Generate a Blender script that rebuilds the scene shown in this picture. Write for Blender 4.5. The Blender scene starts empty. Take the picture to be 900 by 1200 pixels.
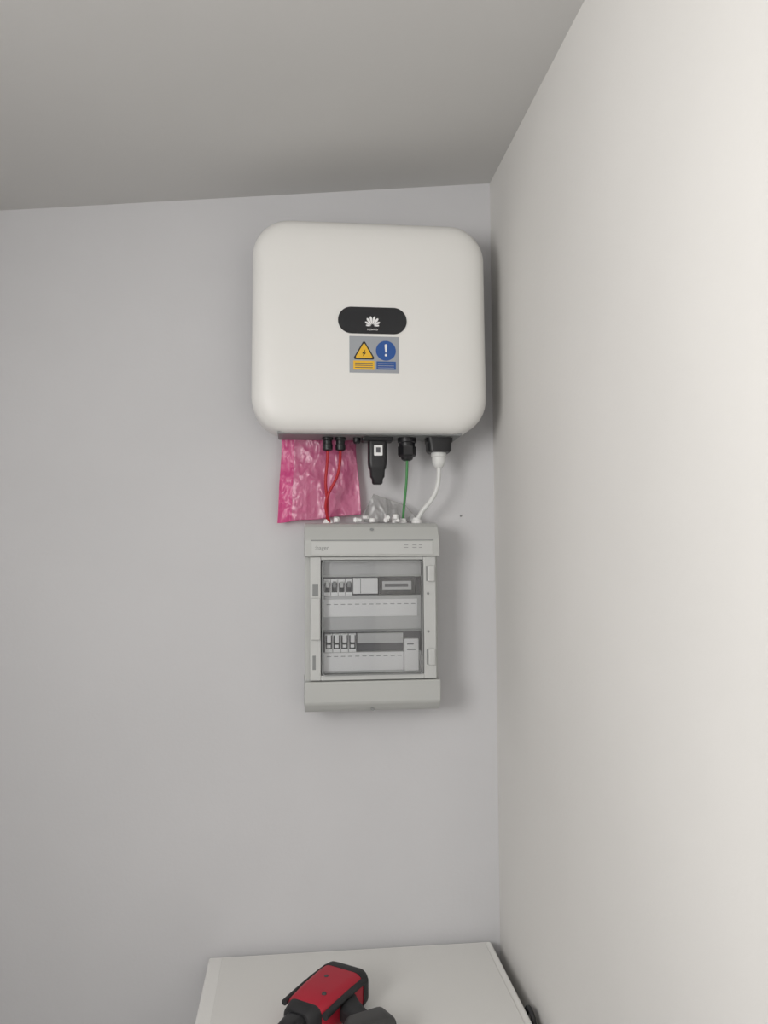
import bpy, bmesh, math
from mathutils import Vector, Matrix, noise

S = bpy.context.scene
COL = S.collection
CZ = 1.75

# ------------------------------------------------------------------ materials
def mat(name, color, rough=0.5, metal=0.0, noise_amt=0.0, noise_scale=8.0, bump=0.0, bump_scale=200.0, spec=0.5, coat=0.0):
    m = bpy.data.materials.new(name); m.use_nodes = True
    nt = m.node_tree; b = nt.nodes['Principled BSDF']
    b.inputs['Base Color'].default_value = (*color, 1)
    b.inputs['Roughness'].default_value = rough
    b.inputs['Metallic'].default_value = metal
    b.inputs['Specular IOR Level'].default_value = spec
    b.inputs['Coat Weight'].default_value = coat
    tc = nt.nodes.new('ShaderNodeTexCoord')
    if noise_amt > 0:
        n = nt.nodes.new('ShaderNodeTexNoise'); n.inputs['Scale'].default_value = noise_scale
        n.inputs['Detail'].default_value = 4
        nt.links.new(tc.outputs['Object'], n.inputs['Vector'])
        r = nt.nodes.new('ShaderNodeValToRGB')
        r.color_ramp.elements[0].position = 0.3; r.color_ramp.elements[1].position = 0.7
        r.color_ramp.elements[0].color = (*[c * (1 - noise_amt) for c in color], 1)
        r.color_ramp.elements[1].color = (*[min(1, c * (1 + noise_amt)) for c in color], 1)
        nt.links.new(n.outputs['Fac'], r.inputs['Fac'])
        nt.links.new(r.outputs['Color'], b.inputs['Base Color'])
    if bump > 0:
        n2 = nt.nodes.new('ShaderNodeTexNoise'); n2.inputs['Scale'].default_value = bump_scale
        nt.links.new(tc.outputs['Object'], n2.inputs['Vector'])
        bp = nt.nodes.new('ShaderNodeBump'); bp.inputs['Strength'].default_value = bump
        bp.inputs['Distance'].default_value = 0.002
        nt.links.new(n2.outputs['Fac'], bp.inputs['Height'])
        nt.links.new(bp.outputs['Normal'], b.inputs['Normal'])
    return m

def film(name, color, transp, rough=0.25, gloss=0.15):
    m = bpy.data.materials.new(name); m.use_nodes = True
    nt = m.node_tree; nt.nodes.clear()
    out = nt.nodes.new('ShaderNodeOutputMaterial')
    d = nt.nodes.new('ShaderNodeBsdfDiffuse'); d.inputs['Color'].default_value = (*color, 1)
    tl = nt.nodes.new('ShaderNodeBsdfTranslucent'); tl.inputs['Color'].default_value = (*color, 1)
    tr = nt.nodes.new('ShaderNodeBsdfTransparent')
    tr.inputs['Color'].default_value = (*[0.4 + 0.6 * c for c in color], 1)
    g = nt.nodes.new('ShaderNodeBsdfGlossy'); g.inputs['Roughness'].default_value = rough
    m1 = nt.nodes.new('ShaderNodeMixShader'); m1.inputs[0].default_value = 0.3
    m2 = nt.nodes.new('ShaderNodeMixShader'); m2.inputs[0].default_value = transp
    m3 = nt.nodes.new('ShaderNodeMixShader'); m3.inputs[0].default_value = gloss
    L = nt.links.new
    L(d.outputs[0], m1.inputs[1]); L(tl.outputs[0], m1.inputs[2])
    L(m1.outputs[0], m2.inputs[1]); L(tr.outputs[0], m2.inputs[2])
    L(m2.outputs[0], m3.inputs[1]); L(g.outputs[0], m3.inputs[2])
    L(m3.outputs[0], out.inputs['Surface'])
    return m

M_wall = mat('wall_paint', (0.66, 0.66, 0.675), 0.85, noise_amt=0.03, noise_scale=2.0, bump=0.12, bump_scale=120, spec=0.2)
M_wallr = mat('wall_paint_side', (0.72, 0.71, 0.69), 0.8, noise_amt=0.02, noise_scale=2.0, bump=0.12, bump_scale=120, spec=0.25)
M_ceil = mat('ceiling_paint', (0.66, 0.655, 0.645), 0.9, noise_amt=0.015, noise_scale=2, bump=0.1, bump_scale=100, spec=0.2)
M_floor = mat('floor_tile', (0.11, 0.095, 0.08), 0.6, noise_amt=0.15, noise_scale=6)
M_white = mat('inverter_cover_white', (0.83, 0.825, 0.80), 0.40, bump=0.05, bump_scale=900)
M_chassis = mat('chassis_grey', (0.30, 0.30, 0.30), 0.5, metal=0.3)
M_black = mat('black_plastic', (0.012, 0.012, 0.014), 0.4)
M_blackmat = mat('black_rubber', (0.02, 0.02, 0.022), 0.65, bump=0.1, bump_scale=400)
M_pill = mat('badge_black', (0.012, 0.013, 0.016), 0.25)
M_lwhite = mat('logo_white', (0.85, 0.85, 0.85), 0.5)
M_label = mat('label_grey', (0.36, 0.38, 0.41), 0.4)
M_yellow = mat('label_yellow', (0.85, 0.50, 0.03), 0.5)
M_blue = mat('label_blue', (0.02, 0.09, 0.33), 0.5)
M_box = mat('enclosure_grey', (0.50, 0.51, 0.495), 0.42, bump=0.05, bump_scale=700)
M_box2 = mat('enclosure_grey_light', (0.56, 0.57, 0.56), 0.42)
M_boxd = mat('enclosure_grey_dark', (0.25, 0.26, 0.26), 0.5)
M_inner = mat('enclosure_inner', (0.54, 0.545, 0.545), 0.5)
M_brk = mat('breaker_white', (0.88, 0.88, 0.88), 0.45)
M_strip = mat('label_strip', (0.88, 0.88, 0.88), 0.6)
M_line = mat('print_dark', (0.10, 0.10, 0.11), 0.6)
M_redc = mat('red_cable', (0.45, 0.010, 0.02), 0.45)
M_green = mat('green_cable', (0.06, 0.26, 0.08), 0.45)
M_whitec = mat('white_cable', (0.74, 0.75, 0.74), 0.45)
M_pink = film('pink_film', (0.86, 0.22, 0.46), 0.30, 0.35, 0.10)
M_pinkd = film('pink_film_seam', (0.84, 0.10, 0.36), 0.10, 0.35, 0.06)
M_clear = film('clear_film', (0.72, 0.72, 0.72), 0.70, 0.35, 0.08)
M_frz = mat('freezer_enamel', (0.86, 0.855, 0.83), 0.35, coat=0.2)
M_frzt = mat('freezer_top', (0.78, 0.775, 0.75), 0.45)
M_red = mat('tool_red', (0.42, 0.010, 0.03), 0.5, bump=0.05, bump_scale=500)
M_grayt = mat('tool_grey', (0.05, 0.05, 0.05), 0.5)
def pane():
    m = bpy.data.materials.new('clear_door'); m.use_nodes = True
    nt = m.node_tree; nt.nodes.clear()
    out = nt.nodes.new('ShaderNodeOutputMaterial')
    tr = nt.nodes.new('ShaderNodeBsdfTransparent'); tr.inputs['Color'].default_value = (0.975, 0.98, 0.985, 1)
    g = nt.nodes.new('ShaderNodeBsdfGlossy'); g.inputs['Roughness'].default_value = 0.05
    fr = nt.nodes.new('ShaderNodeFresnel'); fr.inputs['IOR'].default_value = 1.6
    mx = nt.nodes.new('ShaderNodeMixShader')
    nt.links.new(fr.outputs[0], mx.inputs[0]); nt.links.new(tr.outputs[0], mx.inputs[1]); nt.links.new(g.outputs[0], mx.inputs[2])
    nt.links.new(mx.outputs[0], out.inputs['Surface'])
    return m
M_pane = pane()

# ------------------------------------------------------------------ helpers
def finish(name, bm, material, parent=None, smooth=False, loc=None):
    bmesh.ops.recalc_face_normals(bm, faces=bm.faces[:])
    me = bpy.data.meshes.new(name); bm.to_mesh(me); bm.free()
    o = bpy.data.objects.new(name, me); COL.objects.link(o)
    mats = material if isinstance(material, (list, tuple)) else [material]
    for m in mats: me.materials.append(m)
    if smooth:
        for p in me.polygons: p.use_smooth = True
    if loc is not None: o.location = loc
    if parent is not None: o.parent = parent
    return o

def empty(name, loc):
    e = bpy.data.objects.new(name, None); e.location = loc; e.empty_display_size = 0.05
    COL.objects.link(e); return e

def rbox(name, x0, x1, y0, y1, z0, z1, material, parent=None, bev=0.0, seg=2):
    bm = bmesh.new(); bmesh.ops.create_cube(bm, size=1)
    for v in bm.verts:
        v.co = Vector(((x0 + x1) / 2 + v.co.x * (x1 - x0), (y0 + y1) / 2 + v.co.y * (y1 - y0), (z0 + z1) / 2 + v.co.z * (z1 - z0)))
    if bev > 0:
        bmesh.ops.bevel(bm, geom=bm.edges[:], offset=bev, segments=seg, affect='EDGES', profile=0.5)
    return finish(name, bm, material, parent)

def rrect(w, h, r, n=8):
    pts = []
    for cx, cz, a0 in ((w/2-r, h/2-r, 0), (-w/2+r, h/2-r, 90), (-w/2+r, -h/2+r, 180), (w/2-r, -h/2+r, 270)):
        for i in range(n + 1):
            a = math.radians(a0 + 90 * i / n)
            pts.append((cx + r * math.cos(a), cz + r * math.sin(a)))
    return pts

def loft(name, rings, material, parent=None, smooth=True, cap=True, matidx=None):
    bm = bmesh.new(); vs = [[bm.verts.new(p) for p in r] for r in rings]
    n = len(vs[0])
    for k in range(len(vs) - 1):
        for i in range(n):
            f = bm.faces.new((vs[k][i], vs[k][(i+1) % n], vs[k+1][(i+1) % n], vs[k+1][i]))
            if matidx: f.material_index = matidx[k]
    if cap:
        f = bm.faces.new(vs[0]); 
        if matidx: f.material_index = matidx[0]
        f = bm.faces.new(vs[-1])
        if matidx: f.material_index = matidx[-1]
    return finish(name, bm, material, parent, smooth)

def plate(name, pts, y0, y1, material, parent=None):
    """extrude an xz polygon between y0 and y1"""
    return loft(name, [[(x, y0, z) for x, z in pts], [(x, y1, z) for x, z in pts]], material, parent, smooth=False)

def vcyl(name, x, y, prof, material, parent=None, n=24, hexa=False):
    """prof = [(z, r)...] lathe about vertical axis"""
    if hexa: n = 6
    rings = [[(x + r * math.cos(2*math.pi*i/n), y + r * math.sin(2*math.pi*i/n), z) for i in range(n)] for z, r in prof]
    o = loft(name, rings, material, parent, smooth=False)
    if not hexa:
        for p in o.data.polygons: 
            if len(p.vertices) == 4: p.use_smooth = True
        mod = o.modifiers.new('es', 'EDGE_SPLIT'); mod.split_angle = math.radians(35)
    return o

def tube(name, pts, r, material, parent=None):
    cu = bpy.data.curves.new(name, 'CURVE'); cu.dimensions = '3D'
    sp = cu.splines.new('NURBS'); sp.points.add(len(pts) - 1)
    for p, q in zip(sp.points, pts): p.co = (*q, 1)
    sp.use_endpoint_u = True; sp.order_u = 4; sp.resolution_u = 10
    cu.bevel_depth = r; cu.bevel_resolution = 4; cu.use_fill_caps = True
    o = bpy.data.objects.new(name, cu); COL.objects.link(o)
    dg = bpy.context.evaluated_depsgraph_get()
    me = bpy.data.meshes.new_from_object(o.evaluated_get(dg))
    bpy.data.objects.remove(o)
    o = bpy.data.objects.new(name, me); COL.objects.link(o)
    me.materials.clear(); me.materials.append(material)
    for p in me.polygons: p.use_smooth = True
    if parent: o.parent = parent
    return o

def text(name, body, x, y, z, size, material, parent=None):
    cu = bpy.data.curves.new(name, 'FONT'); cu.body = body; cu.size = size
    cu.align_x = 'CENTER'; cu.align_y = 'CENTER'; cu.extrude = 0.0002
    o = bpy.data.objects.new(name, cu); COL.objects.link(o)
    dg = bpy.context.evaluated_depsgraph_get()
    me = bpy.data.meshes.new_from_object(o.evaluated_get(dg))
    bpy.data.objects.remove(o)
    me.transform(Matrix.Rotation(math.radians(90), 4, 'X'))
    o = bpy.data.objects.new(name, me); COL.objects.link(o)
    me.materials.clear(); me.materials.append(material)
    o.location = (x, y, z)
    if parent: o.parent = parent
    return o

# ------------------------------------------------------------------ room
XR, XL, YB = 0.489, -1.15, -3.3
def zc(x): return 2.698 + 0.101 * (x - XR)
def hexa(name, pts, material):
    bm = bmesh.new(); v = [bm.verts.new(p) for p in pts]
    for f in ((0,1,2,3),(4,5,6,7),(0,1,5,4),(1,2,6,5),(2,3,7,6),(3,0,4,7)): bm.faces.new([v[i] for i in f])
    return finish(name, bm, material)
T = 0.12
hexa('wall_back', [(XL-T,0,0),(XR+T,0,0),(XR+T,0,zc(XR+T)),(XL-T,0,zc(XL-T)),(XL-T,T,0),(XR+T,T,0),(XR+T,T,zc(XR+T)),(XL-T,T,zc(XL-T))], M_wall)
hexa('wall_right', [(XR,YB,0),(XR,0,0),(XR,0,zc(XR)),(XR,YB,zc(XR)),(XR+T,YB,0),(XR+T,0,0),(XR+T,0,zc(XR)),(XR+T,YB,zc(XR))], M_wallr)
hexa('wall_front', [(XL-T,YB-T,0),(XR+T,YB-T,0),(XR+T,YB-T,zc(XR+T)),(XL-T,YB-T,zc(XL-T)),(XL-T,YB,0),(XR+T,YB,0),(XR+T,YB,zc(XR+T)),(XL-T,YB,zc(XL-T))], M_wall)
hexa('ceiling', [(XL-T,YB-T,zc(XL-T)),(XR+T,YB-T,zc(XR+T)),(XR+T,T,zc(XR+T)),(XL-T,T,zc(XL-T)),
                 (XL-T,YB-T,zc(XL-T)+T),(XR+T,YB-T,zc(XR+T)+T),(XR+T,T,zc(XR+T)+T),(XL-T,T,zc(XL-T)+T)], M_ceil)
rbox('floor', XL-T, XR+T, YB-T, T, -0.1, 0, M_floor)
# left wall with a window opening (beside/behind the photographer)
WY0, WY1, WZ0, WZ1 = -2.85, -1.6, 1.5, 2.42
bm = bmesh.new()
def addbox(bm, x0,x1,y0,y1,z0,z1):
    r = bmesh.ops.create_cube(bm, size=1)
    for v in r['verts']:
        v.co = Vector(((x0+x1)/2+v.co.x*(x1-x0),(y0+y1)/2+v.co.y*(y1-y0),(z0+z1)/2+v.co.z*(z1-z0)))
ZT = zc(XL-T)
addbox(bm, XL-T, XL, YB, WY0, 0, ZT); addbox(bm, XL-T, XL, WY1, 0, 0, ZT)
addbox(bm, XL-T, XL, WY0, WY1, 0, WZ0); addbox(bm, XL-T, XL, WY0, WY1, WZ1, ZT)
finish('wall_left', bm, M_wall)
bm = bmesh.new()
for a in ((WY0, WY0+.05, WZ0, WZ1), (WY1-.05, WY1, WZ0, WZ1), (WY0+.05, WY1-.05, WZ0, WZ0+.05), (WY0+.05, WY1-.05, WZ1-.05, WZ1), ((WY0+WY1)/2-.02, (WY0+WY1)/2+.02, WZ0+.05, WZ1-.05)):
    addbox(bm, XL-0.10, XL-0.05, a[0], a[1], a[2], a[3])
finish('window_1', bm, M_lwhite)

# ------------------------------------------------------------------ inverter
IX, IZ = 0.170, 2.278
inv = empty('solar_inverter', (IX, 0, IZ))
W, H = 0.533, 0.486
def ring(inset, y, w=W, h=H, r0=0.080):
    r = max(r0 - inset * 0.6, 0.02)
    out = []
    hw, hh = w/2 - inset, h/2 - inset
    for x, z in rrect(w - 2*inset, h - 2*inset, r, 12):
        fx = 1 + 0.007 * (1 - (z/hh)**2); fz = 1 + 0.007 * (1 - (x/hw)**2)
        x2 = x * fx * (1 + 0.006 * (-z/hh)); out.append((x2, y, z * fz))
    return out
prof = [(0.012,-.052),(0.002,-.056),(0.0,-.062),(0,-.100),(0,-.134),(.0015,-.143),(.0045,-.151),(.010,-.1585),(.018,-.1645),(.029,-.1690),(.045,-.1722),(.065,-.1738),(.085,-.1745)]
loft('front_cover', [ring(i, y) for i, y in prof], M_white, inv)
plate('chassis', rrect(W-.05, H-.045, .06), -.022, -.058, M_chassis, inv)
plate('mounting_bracket', rrect(.30, .30, .01), 0.0, -.022, M_chassis, inv)
def P(u, v): return ((u - 434) * .00193, (381 - v) * .00195)
YF = -.1745
c = P(435, 377.5)
plate('badge', [(x + c[0], z + c[1]) for x, z in rrect(.155, .060, .0299, 12)], YF + .0005, YF - .0015, M_pill, inv)
# petal emblem
bm = bmesh.new()
ex, ez = P(435, 384)
for ang, ln, wd in ((12,.0190,.0024),(36,.0180,.0024),(61,.0155,.0022),(85,.0115,.0017)):
    for s in (-1, 1):
        a = math.radians(ang * s); pts = []
        off = .0035
        for i in range(16):
            t = 2 * math.pi * i / 16
            px = wd * math.sin(t) * (1 - 0.55 * math.cos(t)); pz = off + ln/2 * (1 - math.cos(t))
            pts.append(bm.verts.new((ex + px*math.cos(a) + pz*math.sin(a), YF - .0019, ez - px*math.sin(a) + pz*math.cos(a))))
        bm.faces.new(pts)
finish('emblem', bm, M_lwhite, inv)
text('badge_lettering', 'HUAWEI', P(435,388)[0], YF-.0017, P(435,388.3)[1], .0062, M_lwhite, inv)
# warning label
def prect(name, u0, v0, u1, v1, lift, m):
    (x0, z1), (x1, z0) = P(u0, v0), P(u1, v1)
    return plate(name, [(x0,z0),(x1,z0),(x1,z1),(x0,z1)], YF + .0004, YF - lift, m, inv)
prect('warning_label', 408, 396, 466, 438.5, .0006, M_label)
prect('label_yellow_field', 412.5, 424.5, 437, 435, .0010, M_yellow)
prect('label_blue_field', 439.5, 425, 462, 434.5, .0010, M_blue)
def tri(s, lift, m, name):
    cx, cz = P(425, 415.5)
    R = .0262 * s
    pts = []
    for k in range(3):
        a0 = math.radians(90 + 120*k); rr = R*.12
        ccx, ccz = (R-rr*2)*math.cos(a0), (R-rr*2)*math.sin(a0)
        for j in range(-3, 4):
            a = a0 + math.radians(20*j); pts.append((cx + ccx + rr*math.cos(a), cz + ccz*1.0 + rr*math.sin(a)))
    plate(name, pts, YF + .0003, YF - lift, m, inv)
tri(1.12, .0010, M_black, 'triangle_border'); tri(.90, .0013, M_yellow, 'triangle_fill')
cx, cz = P(425, 416)
plate('triangle_symbol', [(cx-.003,cz-.007),(cx+.0045,cz+.001),(cx+.001,cz+.0015),(cx+.003,cz+.009),(cx-.0045,cz-.0005),(cx-.001,cz-.001)], YF, YF-.0016, M_black, inv)
cx, cz = P(450.5, 412.5)
plate('mandatory_disc', [(cx+.0225*math.cos(t*math.pi/20), cz+.0225*math.sin(t*math.pi/20)) for t in range(40)], YF, YF-.0011, M_blue, inv)
plate('exclamation_bar', [(cx-.0015,cz-.004),(cx+.0015,cz-.004),(cx+.003,cz+.013),(cx+.001,cz+.015),(cx-.001,cz+.015),(cx-.003,cz+.013)], YF, YF-.0015, M_lwhite, inv)
plate('exclamation_dot', [(cx+.0028*math.cos(t*math.pi/8), cz-.010+.0028*math.sin(t*math.pi/8)) for t in range(16)], YF, YF-.0015, M_lwhite, inv)
for k, v in enumerate((427.5, 430, 432.5)):
    prect(f'label_print_{k}', 414.5, v-.4, 435, v+.4, .0012, M_line)
    prect(f'label_print_b{k}', 441, v-.3, 460, v+.3, .0012, M_label)

# connectors (world coords -> local: subtract inverter origin)
def lz(z): return z - IZ
ZB = 2.045
def lx(x): return x - IX
CY = -.09
rbox('bottom_plate', lx(-.04), lx(.38), -.14, -.045, lz(2.032), lz(2.046), M_boxd, inv, .002)
for k, x in enumerate((.0742, .1038)):
    vcyl(f'dc_connector_{k}', lx(x), CY, [(lz(ZB),.0125),(lz(2.026),.0125),(lz(2.024),.0105),(lz(2.016),.0105),(lz(2.015),.012),(lz(2.003),.0115),(lz(2.0),.006)], M_black, inv)
vcyl('dc_connector_cap_1', lx(.142), CY, [(lz(ZB),.009),(lz(2.022),.009),(lz(2.018),.006)], M_black, inv)
# dongle
dx = lx(.1895)
rbox('dongle_flange', dx-.036, dx+.036, CY-.02, CY+.02, lz(2.022), lz(2.044), M_black, inv, .004)
def drings():
    out = []
    for z, w, d in ((2.035,.046,.032),(2.028,.046,.032),(2.026,.044,.030),(1.972,.044,.030),(1.960,.040,.028),(1.957,.035,.026),(1.940,.033,.024),(1.936,.026,.022),(1.926,.024,.020),(1.923,.018,.016)):
        out.append([(dx+x, CY+y, lz(z)) for x, y in rrect(w, d, min(w,d)*.3, 5)])
    return out
o = loft('wifi_dongle', drings(), M_black, inv); mod = o.modifiers.new('es','EDGE_SPLIT'); mod.split_angle = math.radians(40)
plate('dongle_label', rrect(.020,.024,.002), 0, 0.0005, M_strip, inv).location = (dx+.001, CY-.0158, lz(2.001))
plate('dongle_label_code', [(x,z) for x,z in ((-.005,-.006),(.005,-.006),(.005,.006),(-.005,.006))], 0, -0.0004, M_line, inv).location = (dx+.001, CY-.0158, lz(2.002))
# ground gland
gx = lx(.2597)
vcyl('ground_gland', gx, CY, [(lz(ZB),.022),(lz(2.022),.022),(lz(2.020),.019),(lz(2.012),.019)], M_black, inv)
vcyl('ground_gland_nut', gx, CY, [(lz(2.012),.0215),(lz(1.992),.0215),(lz(1.988),.018)], M_black, inv, hexa=True)
vcyl('ground_gland_seal', gx, CY, [(lz(1.990),.0155),(lz(1.982),.013),(lz(1.979),.008)], M_black, inv)
# ac connector
ax = lx(.3348)
o = loft('ac_connector', [[(ax+x, CY+y, lz(z)) for x, y in rrect(w, .05, .012, 5)] for z, w in ((ZB,.062),(2.022,.062),(2.020,.057),(2.003,.056),(1.998,.048))], M_black, inv)
mod = o.modifiers.new('es','EDGE_SPLIT'); mod.split_angle = math.radians(40)
vcyl('ac_gland_white', ax, CY, [(lz(2.0),.018),(lz(1.990),.018),(lz(1.988),.0155),(lz(1.976),.0155),(lz(1.966),.011),(lz(1.963),.008)], M_whitec, inv)
# cables
def L(p): return (p[0]-IX, p[1], p[2]-IZ)
BT = 1.8335
tube('dc_cable_1', [L(p) for p in ((.0742,CY,2.005),(.0742,CY,1.97),(.066,-.09,1.93),(.0745,-.085,1.89),(.073,-.07,1.86),(.0735,-.065,BT+.002))], .0034, M_redc, inv)
tube('dc_cable_2', [L(p) for p in ((.1038,CY,2.005),(.1038,CY,1.975),(.098,-.092,1.935),(.070,-.09,1.90),(.067,-.078,1.86),(.080,-.070,BT+.002))], .0034, M_redc, inv)
tube('ground_cable', [L(p) for p in ((.2597,CY,1.985),(.2597,CY,1.95),(.256,-.085,1.90),(.252,-.075,1.86),(.252,-.065,BT+.002))], .0030, M_green, inv)
tube('ac_cable', [L(p) for p in ((.3348,CY,1.968),(.336,CY,1.945),(.331,-.09,1.91),(.314,-.082,1.88),(.290,-.075,1.857),(.285,-.065,BT+.002))], .0055, M_whitec, inv)

# ------------------------------------------------------------------ distribution box
BX, BZ = .174, 1.619
box = empty('electrical_distribution_box', (BX, 0, BZ))
def Q(u, v): return ((u - 436.5) * .00193, (724 - v) * .00191)
def xprof(name, prof, x0, x1, m):
    bm = bmesh.new()
    a = [bm.verts.new((x0, y, z)) for y, z in prof]; b = [bm.verts.new((x1, y, z)) for y, z in prof]
    n = len(a)
    for i in range(n): bm.faces.new((a[i], a[(i+1)%n], b[(i+1)%n], b[i]))
    bm.faces.new(a); bm.faces.new(b)
    o = finish(name, bm, m, box)
    md = o.modifiers.new('bv', 'BEVEL'); md.width = .0025; md.segments = 3; md.limit_method = 'ANGLE'; md.angle_limit = math.radians(25)
    return o
def qbox(name, u0, v0, u1, v1, y0, y1, m, bev=0.0):
    (x0, z1), (x1, z0) = Q(u0, v0), Q(u1, v1)
    return rbox(name, x0, x1, y1, y0, z0, z1, m, box, bev)
hw = .1535
# back tray
rbox('back_tray', -hw+.004, hw-.004, -.055, 0, -.205, .205, M_box, box, .004)
xprof('top_cap', [(-.0,.214),(-.092,.214),(-.104,.211),(-.113,.204),(-.127,.180),(-.130,.174),(-.130,.137),(-.0,.137)], -hw, hw, M_box)
xprof('bottom_cap', [(0,-.214),(-.092,-.214),(-.106,-.211),(-.116,-.205),(-.128,-.193),(-.130,-.187),(-.130,-.142),(0,-.142)], -hw, hw, M_box)
rbox('side_wall_1', -hw+.002, -.139, -.108, -.05, -.143, .138, M_box, box, .002)
rbox('side_wall_2', .139, hw-.002, -.108, -.05, -.143, .138, M_box, box, .002)
# cover frame around the door
qbox('frame_left', 363.5, 652.5, 376, 797.5, -.08, -.122, M_box2, .002)
qbox('frame_right', 497, 652.5, 512, 797.5, -.08, -.122, M_box2, .002)
qbox('frame_top', 376, 652.5, 497, 656.5, -.08, -.120, M_box2, .0015)
qbox('frame_bottom', 376, 791.5, 497, 797.5, -.08, -.122, M_box2, .0015)
qbox('cap_groove_top', 364, 632.5, 509, 633.6, -.1285, -.1305, M_boxd)
# recessed logo panel
qbox('logo_panel', 365, 634.5, 508, 650, -.128, -.1312, M_box2, .0008)
text('panel_lettering', ':hager', Q(377,642)[0], -.1313, Q(377,642)[1], .013, M_boxd, box)
for k, (u, w) in enumerate(((476, 5), (486, 5), (493, 3.5))):
    qbox(f'panel_icon_{k}', u-w/2, 638.5, u+w/2, 639.2, -.13, -.1316, M_boxd)
    qbox(f'panel_icon_b{k}', u-w/2, 641.5, u+w/2, 642.2, -.13, -.1316, M_boxd)
# latch, hinges, slots
qbox('latch_handle', 363.8, 701, 375.2, 750, -.118, -.131, M_box2, .003)
qbox('latch_recess', 366, 684, 373, 699, -.118, -.1225, M_boxd, .001)
qbox('latch_recess_b', 366, 768, 370, 785, -.118, -.1225, M_boxd, .001)
for k, v in enumerate((663, 762)):
    qbox(f'hinge_{k}', 502, v, 510.5, v+20, -.118, -.130, M_box2, .003)
    qbox(f'hinge_slot_{k}', 500.2, v+1, 501.6, v+19, -.118, -.1225, M_boxd)
for k, v in enumerate((697, 742)):
    x, z = Q(502.5, v)
    plate(f'frame_screw_{k}', [(x+.003*math.cos(t*math.pi/8), z+.003*math.sin(t*math.pi/8)) for t in range(16)], -.12, -.1226, M_boxd, box)
x, z = Q(436, 832); plate('cap_screw', [(x+.004*math.cos(t*math.pi/8), z+.003*math.sin(t*math.pi/8)) for t in range(16)], -.10, -.1235, M_boxd, box)
x, z = Q(436, 620); plate('cap_screw_top', [(x+.004*math.cos(t*math.pi/8), z+.003*math.sin(t*math.pi/8)) for t in range(16)], -.10, -.1215, M_boxd, box)
# escutcheon and rows
qbox('inner_back', 376, 655, 497, 792, -.05, -.070, M_inner)
qbox('escutcheon_top', 377, 657, 496, 677, -.07, -.098, M_inner, .001)
qbox('escutcheon_mid', 377, 699, 496, 742, -.07, -.098, M_inner, .001)
qbox('escutcheon_low', 377, 766, 496, 791, -.07, -.098, M_inner, .001)
qbox('escutcheon_rib_a', 377, 674.5, 496, 676.5, -.096, -.102, M_box, .0005)
qbox('escutcheon_rib_b', 377, 739.5, 496, 742.5, -.096, -.102, M_boxd, .0005)
qbox('row_1_slot', 377, 677, 496, 699, -.068, -.085, M_line)
qbox('row_2_slot', 377, 742, 496, 766, -.068, -.085, M_line)
qbox('label_strip_1', 379, 703.5, 491, 724, -.096, -.1005, M_strip, .0005)
qbox('label_strip_2', 379, 766.5, 474, 788, -.096, -.1005, M_strip, .0005)
for k in range(13):
    u = 383 + k*8.4
    qbox(f'strip_mark_1_{k}', u, 709, u+5, 709.8, -.100, -.1008, M_boxd)
    if k < 11: qbox(f'strip_mark_2_{k}', u, 770.5, u+5, 771.3, -.100, -.1008, M_boxd)
# row 1 breakers
for k in range(4):
    u = 379.5 + k*8.6
    qbox(f'breaker_1_{k}_body', u, 678.5, u+8.2, 699, -.07, -.101, M_brk, .0008)
    qbox(f'breaker_1_{k}_recess', u+.8, 683.5, u+7.4, 695, -.10, -.1015, M_black, .0002)
    qbox(f'breaker_1_{k}_lever', u+2.2, 682, u+6, 689, -.10, -.110, M_boxd if k % 2 else M_box2, .0008)
qbox('module_1_white', 414.5, 678, 444, 697, -.07, -.099, M_brk, .0008)
qbox('module_1_rib', 423, 678.5, 423.7, 696.5, -.098, -.0995, M_boxd)
qbox('module_1_black', 445, 676.5, 489, 698, -.07, -.104, M_black, .001)
qbox('module_1_black_label', 449, 682, 484, 692, -.10, -.1045, M_inner, .0004)
qbox('module_1_black_text', 452, 685, 480, 689, -.104, -.1048, M_line)
# row 2 breakers
for k in range(4):
    u = 381 + k*9.3
    qbox(f'breaker_2_{k}_body', u, 744, u+8.8, 766, -.07, -.101, M_brk, .0008)
    qbox(f'breaker_2_{k}_recess', u+.6, 746, u+8.2, 762, -.10, -.1015, M_black, .0002)
    qbox(f'breaker_2_{k}_lever', u+2, 744.5, u+6.8, 754, -.10, -.112, M_lwhite, .0012)
    qbox(f'breaker_2_{k}_mark', u+2.2, 757, u+6.6, 760.5, -.101, -.1020, M_lwhite)
qbox('module_2_blank', 419, 744, 474, 756, -.07, -.0975, M_inner, .0008)
qbox('module_2_socket', 475, 751, 492, 789, -.07, -.107, M_brk, .0015)
qbox('module_2_socket_text', 478, 763, 488, 764.5, -.106, -.1074, M_boxd)
qbox('module_2_socket_text_b', 478, 756, 486, 758, -.106, -.1074, M_boxd)
# transparent door
(xa, zb), (xb, za) = Q(377, 657), Q(496, 792)
cxm, czm = (xa+xb)/2, (za+zb)/2
ww, hh2 = xb-xa, zb-za
plate('door_pane', [(x+cxm, z+czm) for x, z in rrect(ww-.001, hh2-.001, .008)], -.1205, -.1235, M_pane, box)
bm = bmesh.new()
oo = [(x+cxm, z+czm) for x, z in rrect(ww, hh2, .008)]; ii = [(x+cxm, z+czm) for x, z in rrect(ww-.005, hh2-.005, .006)]
R4 = [[bm.verts.new((x,y,z)) for x,z in pts] for pts, y in ((oo,-.119),(oo,-.1250),(ii,-.1250),(ii,-.119))]
n = len(oo)
for k in range(4):
    for i in range(n): bm.faces.new((R4[k][i], R4[k][(i+1)%n], R4[(k+1)%4][(i+1)%n], R4[(k+1)%4][i]))
finish('door_rim', bm, M_boxd, box)
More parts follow.
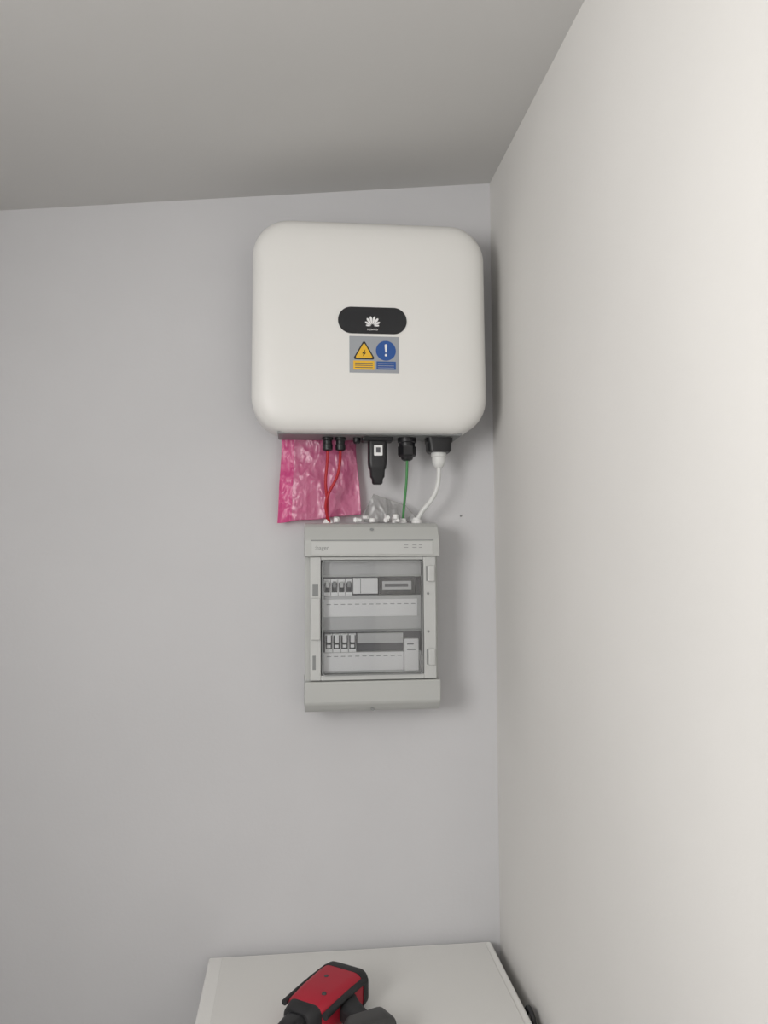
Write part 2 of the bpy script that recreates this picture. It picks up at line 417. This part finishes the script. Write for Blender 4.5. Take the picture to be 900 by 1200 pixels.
# cable glands on top
for k, (x, r, h) in enumerate(((.0735,.008,.010),(.082,.006,.008),(.252,.008,.012),(.285,.010,.014))):
    vcyl(f'entry_gland_{k}', x-BX, -.066, [(.212,r*1.2),(.214+h*.5,r*1.2),(.214+h*.6,r),(.214+h,r*.8)], M_strip, box)

# ------------------------------------------------------------------ bags
def bag(name, corners, nx, nz, amp, mats, seamfrac, seed, yb, fr=14):
    (bl, br, tr_, tl) = corners
    bm = bmesh.new(); g = []
    for j in range(nz+1):
        row = []
        for i in range(nx+1):
            s, t = i/nx, j/nz
            x = (bl[0]*(1-s)+br[0]*s)*(1-t) + (tl[0]*(1-s)+tr_[0]*s)*t
            z = (bl[1]*(1-s)+br[1]*s)*(1-t) + (tl[1]*(1-s)+tr_[1]*s)*t
            p = Vector((x*fr*1.5+seed, z*fr*.8, seed*2.3))
            d = noise.ridged_multi_fractal(p, 1.0, 2.1, 4, 1.0, 2.0) - 0.9
            d2 = noise.noise(p*0.5)
            x += 0.005*noise.noise(p*1.1); z += 0.005*noise.noise(p*1.0+Vector((5,5,5)))
            y = yb - amp*d - amp*1.6*d2
            row.append(bm.verts.new((x, min(y, -.004), z)))
        g.append(row)
    for j in range(nz):
        for i in range(nx):
            f = bm.faces.new((g[j][i], g[j][i+1], g[j+1][i+1], g[j+1][i]))
            f.smooth = True
            if i/nx < seamfrac: f.material_index = 1
    me = bpy.data.meshes.new(name); bm.to_mesh(me); bm.free()
    o = bpy.data.objects.new(name, me); COL.objects.link(o)
    for m in mats: me.materials.append(m)
    md = o.modifiers.new('sol','SOLIDIFY'); md.thickness = .0004
    return o
bag('pink_plastic_bag', ((-.043,1.838),(.155,1.856),(.146,2.044),(-.030,2.044)), 110, 110, .008, [M_pink, M_pinkd], .16, 3.0, -.030, 11)
bag('clear_plastic_bag', ((.150,1.838),(.292,1.838),(.262,1.882),(.185,1.905)), 60, 40, .008, [M_clear], 0, 9.0, -.040, 14)

# small loose nuts and glands in a heap on the box
import random
random.seed(7)
bm = bmesh.new()
for k in range(13):
    x = .085 + .165*random.random(); y = -.100 + .03*random.random()
    r = .0045 + .003*random.random(); h = .008+.006*random.random()
    res = bmesh.ops.create_cone(bm, cap_ends=True, segments=random.choice((6, 12)), radius1=r, radius2=r*.85, depth=h)
    rot = Matrix.Rotation(random.random()*3, 4, 'Z') @ Matrix.Rotation(random.choice((0, 1.57)), 4, 'X')
    bmesh.ops.transform(bm, matrix=Matrix.Translation((x, y, BT+max(r, h/2)+.0005+(.007 if k>9 else 0))) @ rot, verts=res['verts'])
finish('plastic_fittings_pile', bm, M_strip)

# ------------------------------------------------------------------ chest freezer
FZ = CZ - .904
frz = empty('chest_freezer', (.1325, -.31, 0))
fx0, fx1, fy0, fy1 = -.3285, .3285, -.29, .29
rbox('cabinet', fx0+.006, fx1-.006, fy0+.006, fy1-.004, .03, FZ-.045, M_frz, frz, .008, 3)
rbox('lid', fx0, fx1, fy0, fy1, FZ-.042, FZ-.002, M_frz, frz, .005, 3)
rbox('lid_top_panel', fx0+.030, fx1-.016, fy0+.02, fy1-.010, FZ-.01, FZ, M_frzt, frz, .0015, 2)
rbox('gasket', fx0+.012, fx1-.012, fy0+.012, fy1-.01, FZ-.047, FZ-.040, M_blackmat, frz)
rbox('handle', -.10, .10, fy0-.02, fy0+.01, FZ-.035, FZ-.012, M_box, frz, .005, 3)
for i, (x, y) in enumerate(((-.28,-.25),(.28,-.25),(-.28,.25),(.28,.25))):
    vcyl(f'foot_{i}', x, y, [(0,.02),(.032,.02)], M_blackmat, frz)
# appliance cable in the gap
tube('black_power_cable', [(.474,-.25,.004),(.474,-.25,.4),(.474,-.26,.75),(.474,-.27,.825),(.470,-.31,.848),(.474,-.36,.82),(.474,-.37,.6),(.474,-.37,.004)], .005, M_blackmat)

# ------------------------------------------------------------------ cordless drill on its side
A = Vector((.012, -.372, FZ+.036)); B = Vector((.108, -.240, FZ+.036))
ax_ = (B-A).normalized(); side = Vector((-ax_.y, ax_.x, 0)); up = Vector((0,0,1))
drill = empty('cordless_drill', (0,0,0))
LN = (B-A).length
def arings(lst):
    out = []
    for t, w, h in lst:
        c0 = A + ax_*LN*t
        out.append([tuple(c0 + side*x + up*z) for x, z in rrect(w, h, min(w,h)*.30, 6)])
    return out
def split(o):
    md = o.modifiers.new('es','EDGE_SPLIT'); md.split_angle = math.radians(38)
split(loft('motor_housing', arings([(.05,.074,.056),(.10,.086,.064),(.40,.096,.070),(.80,.102,.0715),(.88,.100,.071)]), M_red, drill))
split(loft('rear_cap', arings([(.86,.105,.0718),(.90,.106,.0720),(.98,.102,.070),(1.05,.086,.058),(1.08,.060,.040)]), M_blackmat, drill))
split(loft('clutch_collar', arings([(-.10,.056,.050),(-.08,.064,.054),(.07,.078,.060)]), M_blackmat, drill))
split(loft('chuck', arings([(-.46,.022,.022),(-.40,.036,.036),(-.20,.044,.044),(-.08,.044,.044)]), M_black, drill))
tube('grip_band', [tuple(A+ax_*LN*t + side*.047 + up*z) for t, z in ((.05,.018),(.4,.022),(.7,.024),(.95,.022))], .006, M_blackmat, drill)
tube('grip_band_b', [tuple(A+ax_*LN*t - side*.047 + up*z) for t, z in ((.05,.016),(.4,.020),(.7,.022),(.95,.020))], .007, M_blackmat, drill)
# handle toward the viewer
H0 = A + ax_*LN*.70; hd = Vector((.42, -1.0, 0)).normalized(); hs = Vector((-hd.y, hd.x, 0))
def hrings(lst):
    return [[tuple(H0 + hd*d + up*(dz-.004) + hs*x + up*z) for x, z in rrect(w, h, min(w,h)*.33, 6)] for d, w, h, dz in lst]
split(loft('grip', hrings([(.02,.064,.044,0),(.06,.046,.038,0),(.10,.042,.036,0),(.14,.050,.042,0)]), M_blackmat, drill))
split(loft('battery_pack', hrings([(.125,.085,.054,0),(.13,.090,.060,0),(.165,.094,.062,0),(.17,.090,.058,0)]), M_grayt, drill))
bm = bmesh.new()
for t, s in ((.62,.012),(.28,-.020)):
    r = bmesh.ops.create_cone(bm, cap_ends=True, segments=16, radius1=.005, radius2=.004, depth=.003)
    hz = .0352
    bmesh.ops.translate(bm, verts=r['verts'], vec=A + ax_*LN*t + side*s + up*hz)
finish('housing_screws', bm, M_grayt, drill)

# tiny wall plug hole, its dark mouth added as a raised dark disc
bm = bmesh.new(); bmesh.ops.create_cone(bm, cap_ends=True, segments=12, radius1=.0028, radius2=.0022, depth=.003)
bmesh.ops.rotate(bm, verts=bm.verts[:], matrix=Matrix.Rotation(math.radians(90), 3, 'X'))
finish('plug_hole_disc', bm, M_boxd, loc=(.405, -.0012, 1.855))

# ------------------------------------------------------------------ light
w = bpy.data.worlds.new('World'); S.world = w; w.use_nodes = True
w.node_tree.nodes['Background'].inputs[0].default_value = (0.85, 0.92, 1, 1)
w.node_tree.nodes['Background'].inputs[1].default_value = 1.0
ld = bpy.data.lights.new('window_daylight', 'AREA'); ld.shape = 'RECTANGLE'; ld.size = WZ1-WZ0-.1; ld.size_y = WY1-WY0-.1
ld.energy = 38; ld.color = (1.0, 0.972, 0.935)
lo = bpy.data.objects.new('window_daylight', ld); COL.objects.link(lo)
lo.location = (XL+.01, (WY0+WY1)/2, (WZ0+WZ1)/2)
lo.rotation_euler = (0, math.radians(-90), 0)   # faces +X

# ------------------------------------------------------------------ camera
psi, th, rho, f = math.atan(104/950), 0.0579, 0.006, 950
F = Vector((math.sin(psi)*math.cos(th), math.cos(psi)*math.cos(th), math.sin(th)))
R = Vector((math.cos(psi), -math.sin(psi), 0)); U = R.cross(F)
R2 = (R - rho*U).normalized(); U2 = (U + rho*R).normalized()
cam = bpy.data.cameras.new('camera'); co = bpy.data.objects.new('camera', cam); COL.objects.link(co)
m = Matrix((R2, U2, -F)).transposed().to_4x4(); m.translation = (0, -1.96, CZ)
co.matrix_world = m
cam.sensor_fit = 'VERTICAL'; cam.sensor_height = 36; cam.lens = 36*f/1200; cam.clip_start = .01
S.camera = co
S.view_settings.view_transform = 'Standard'
S.view_settings.exposure = 0.0
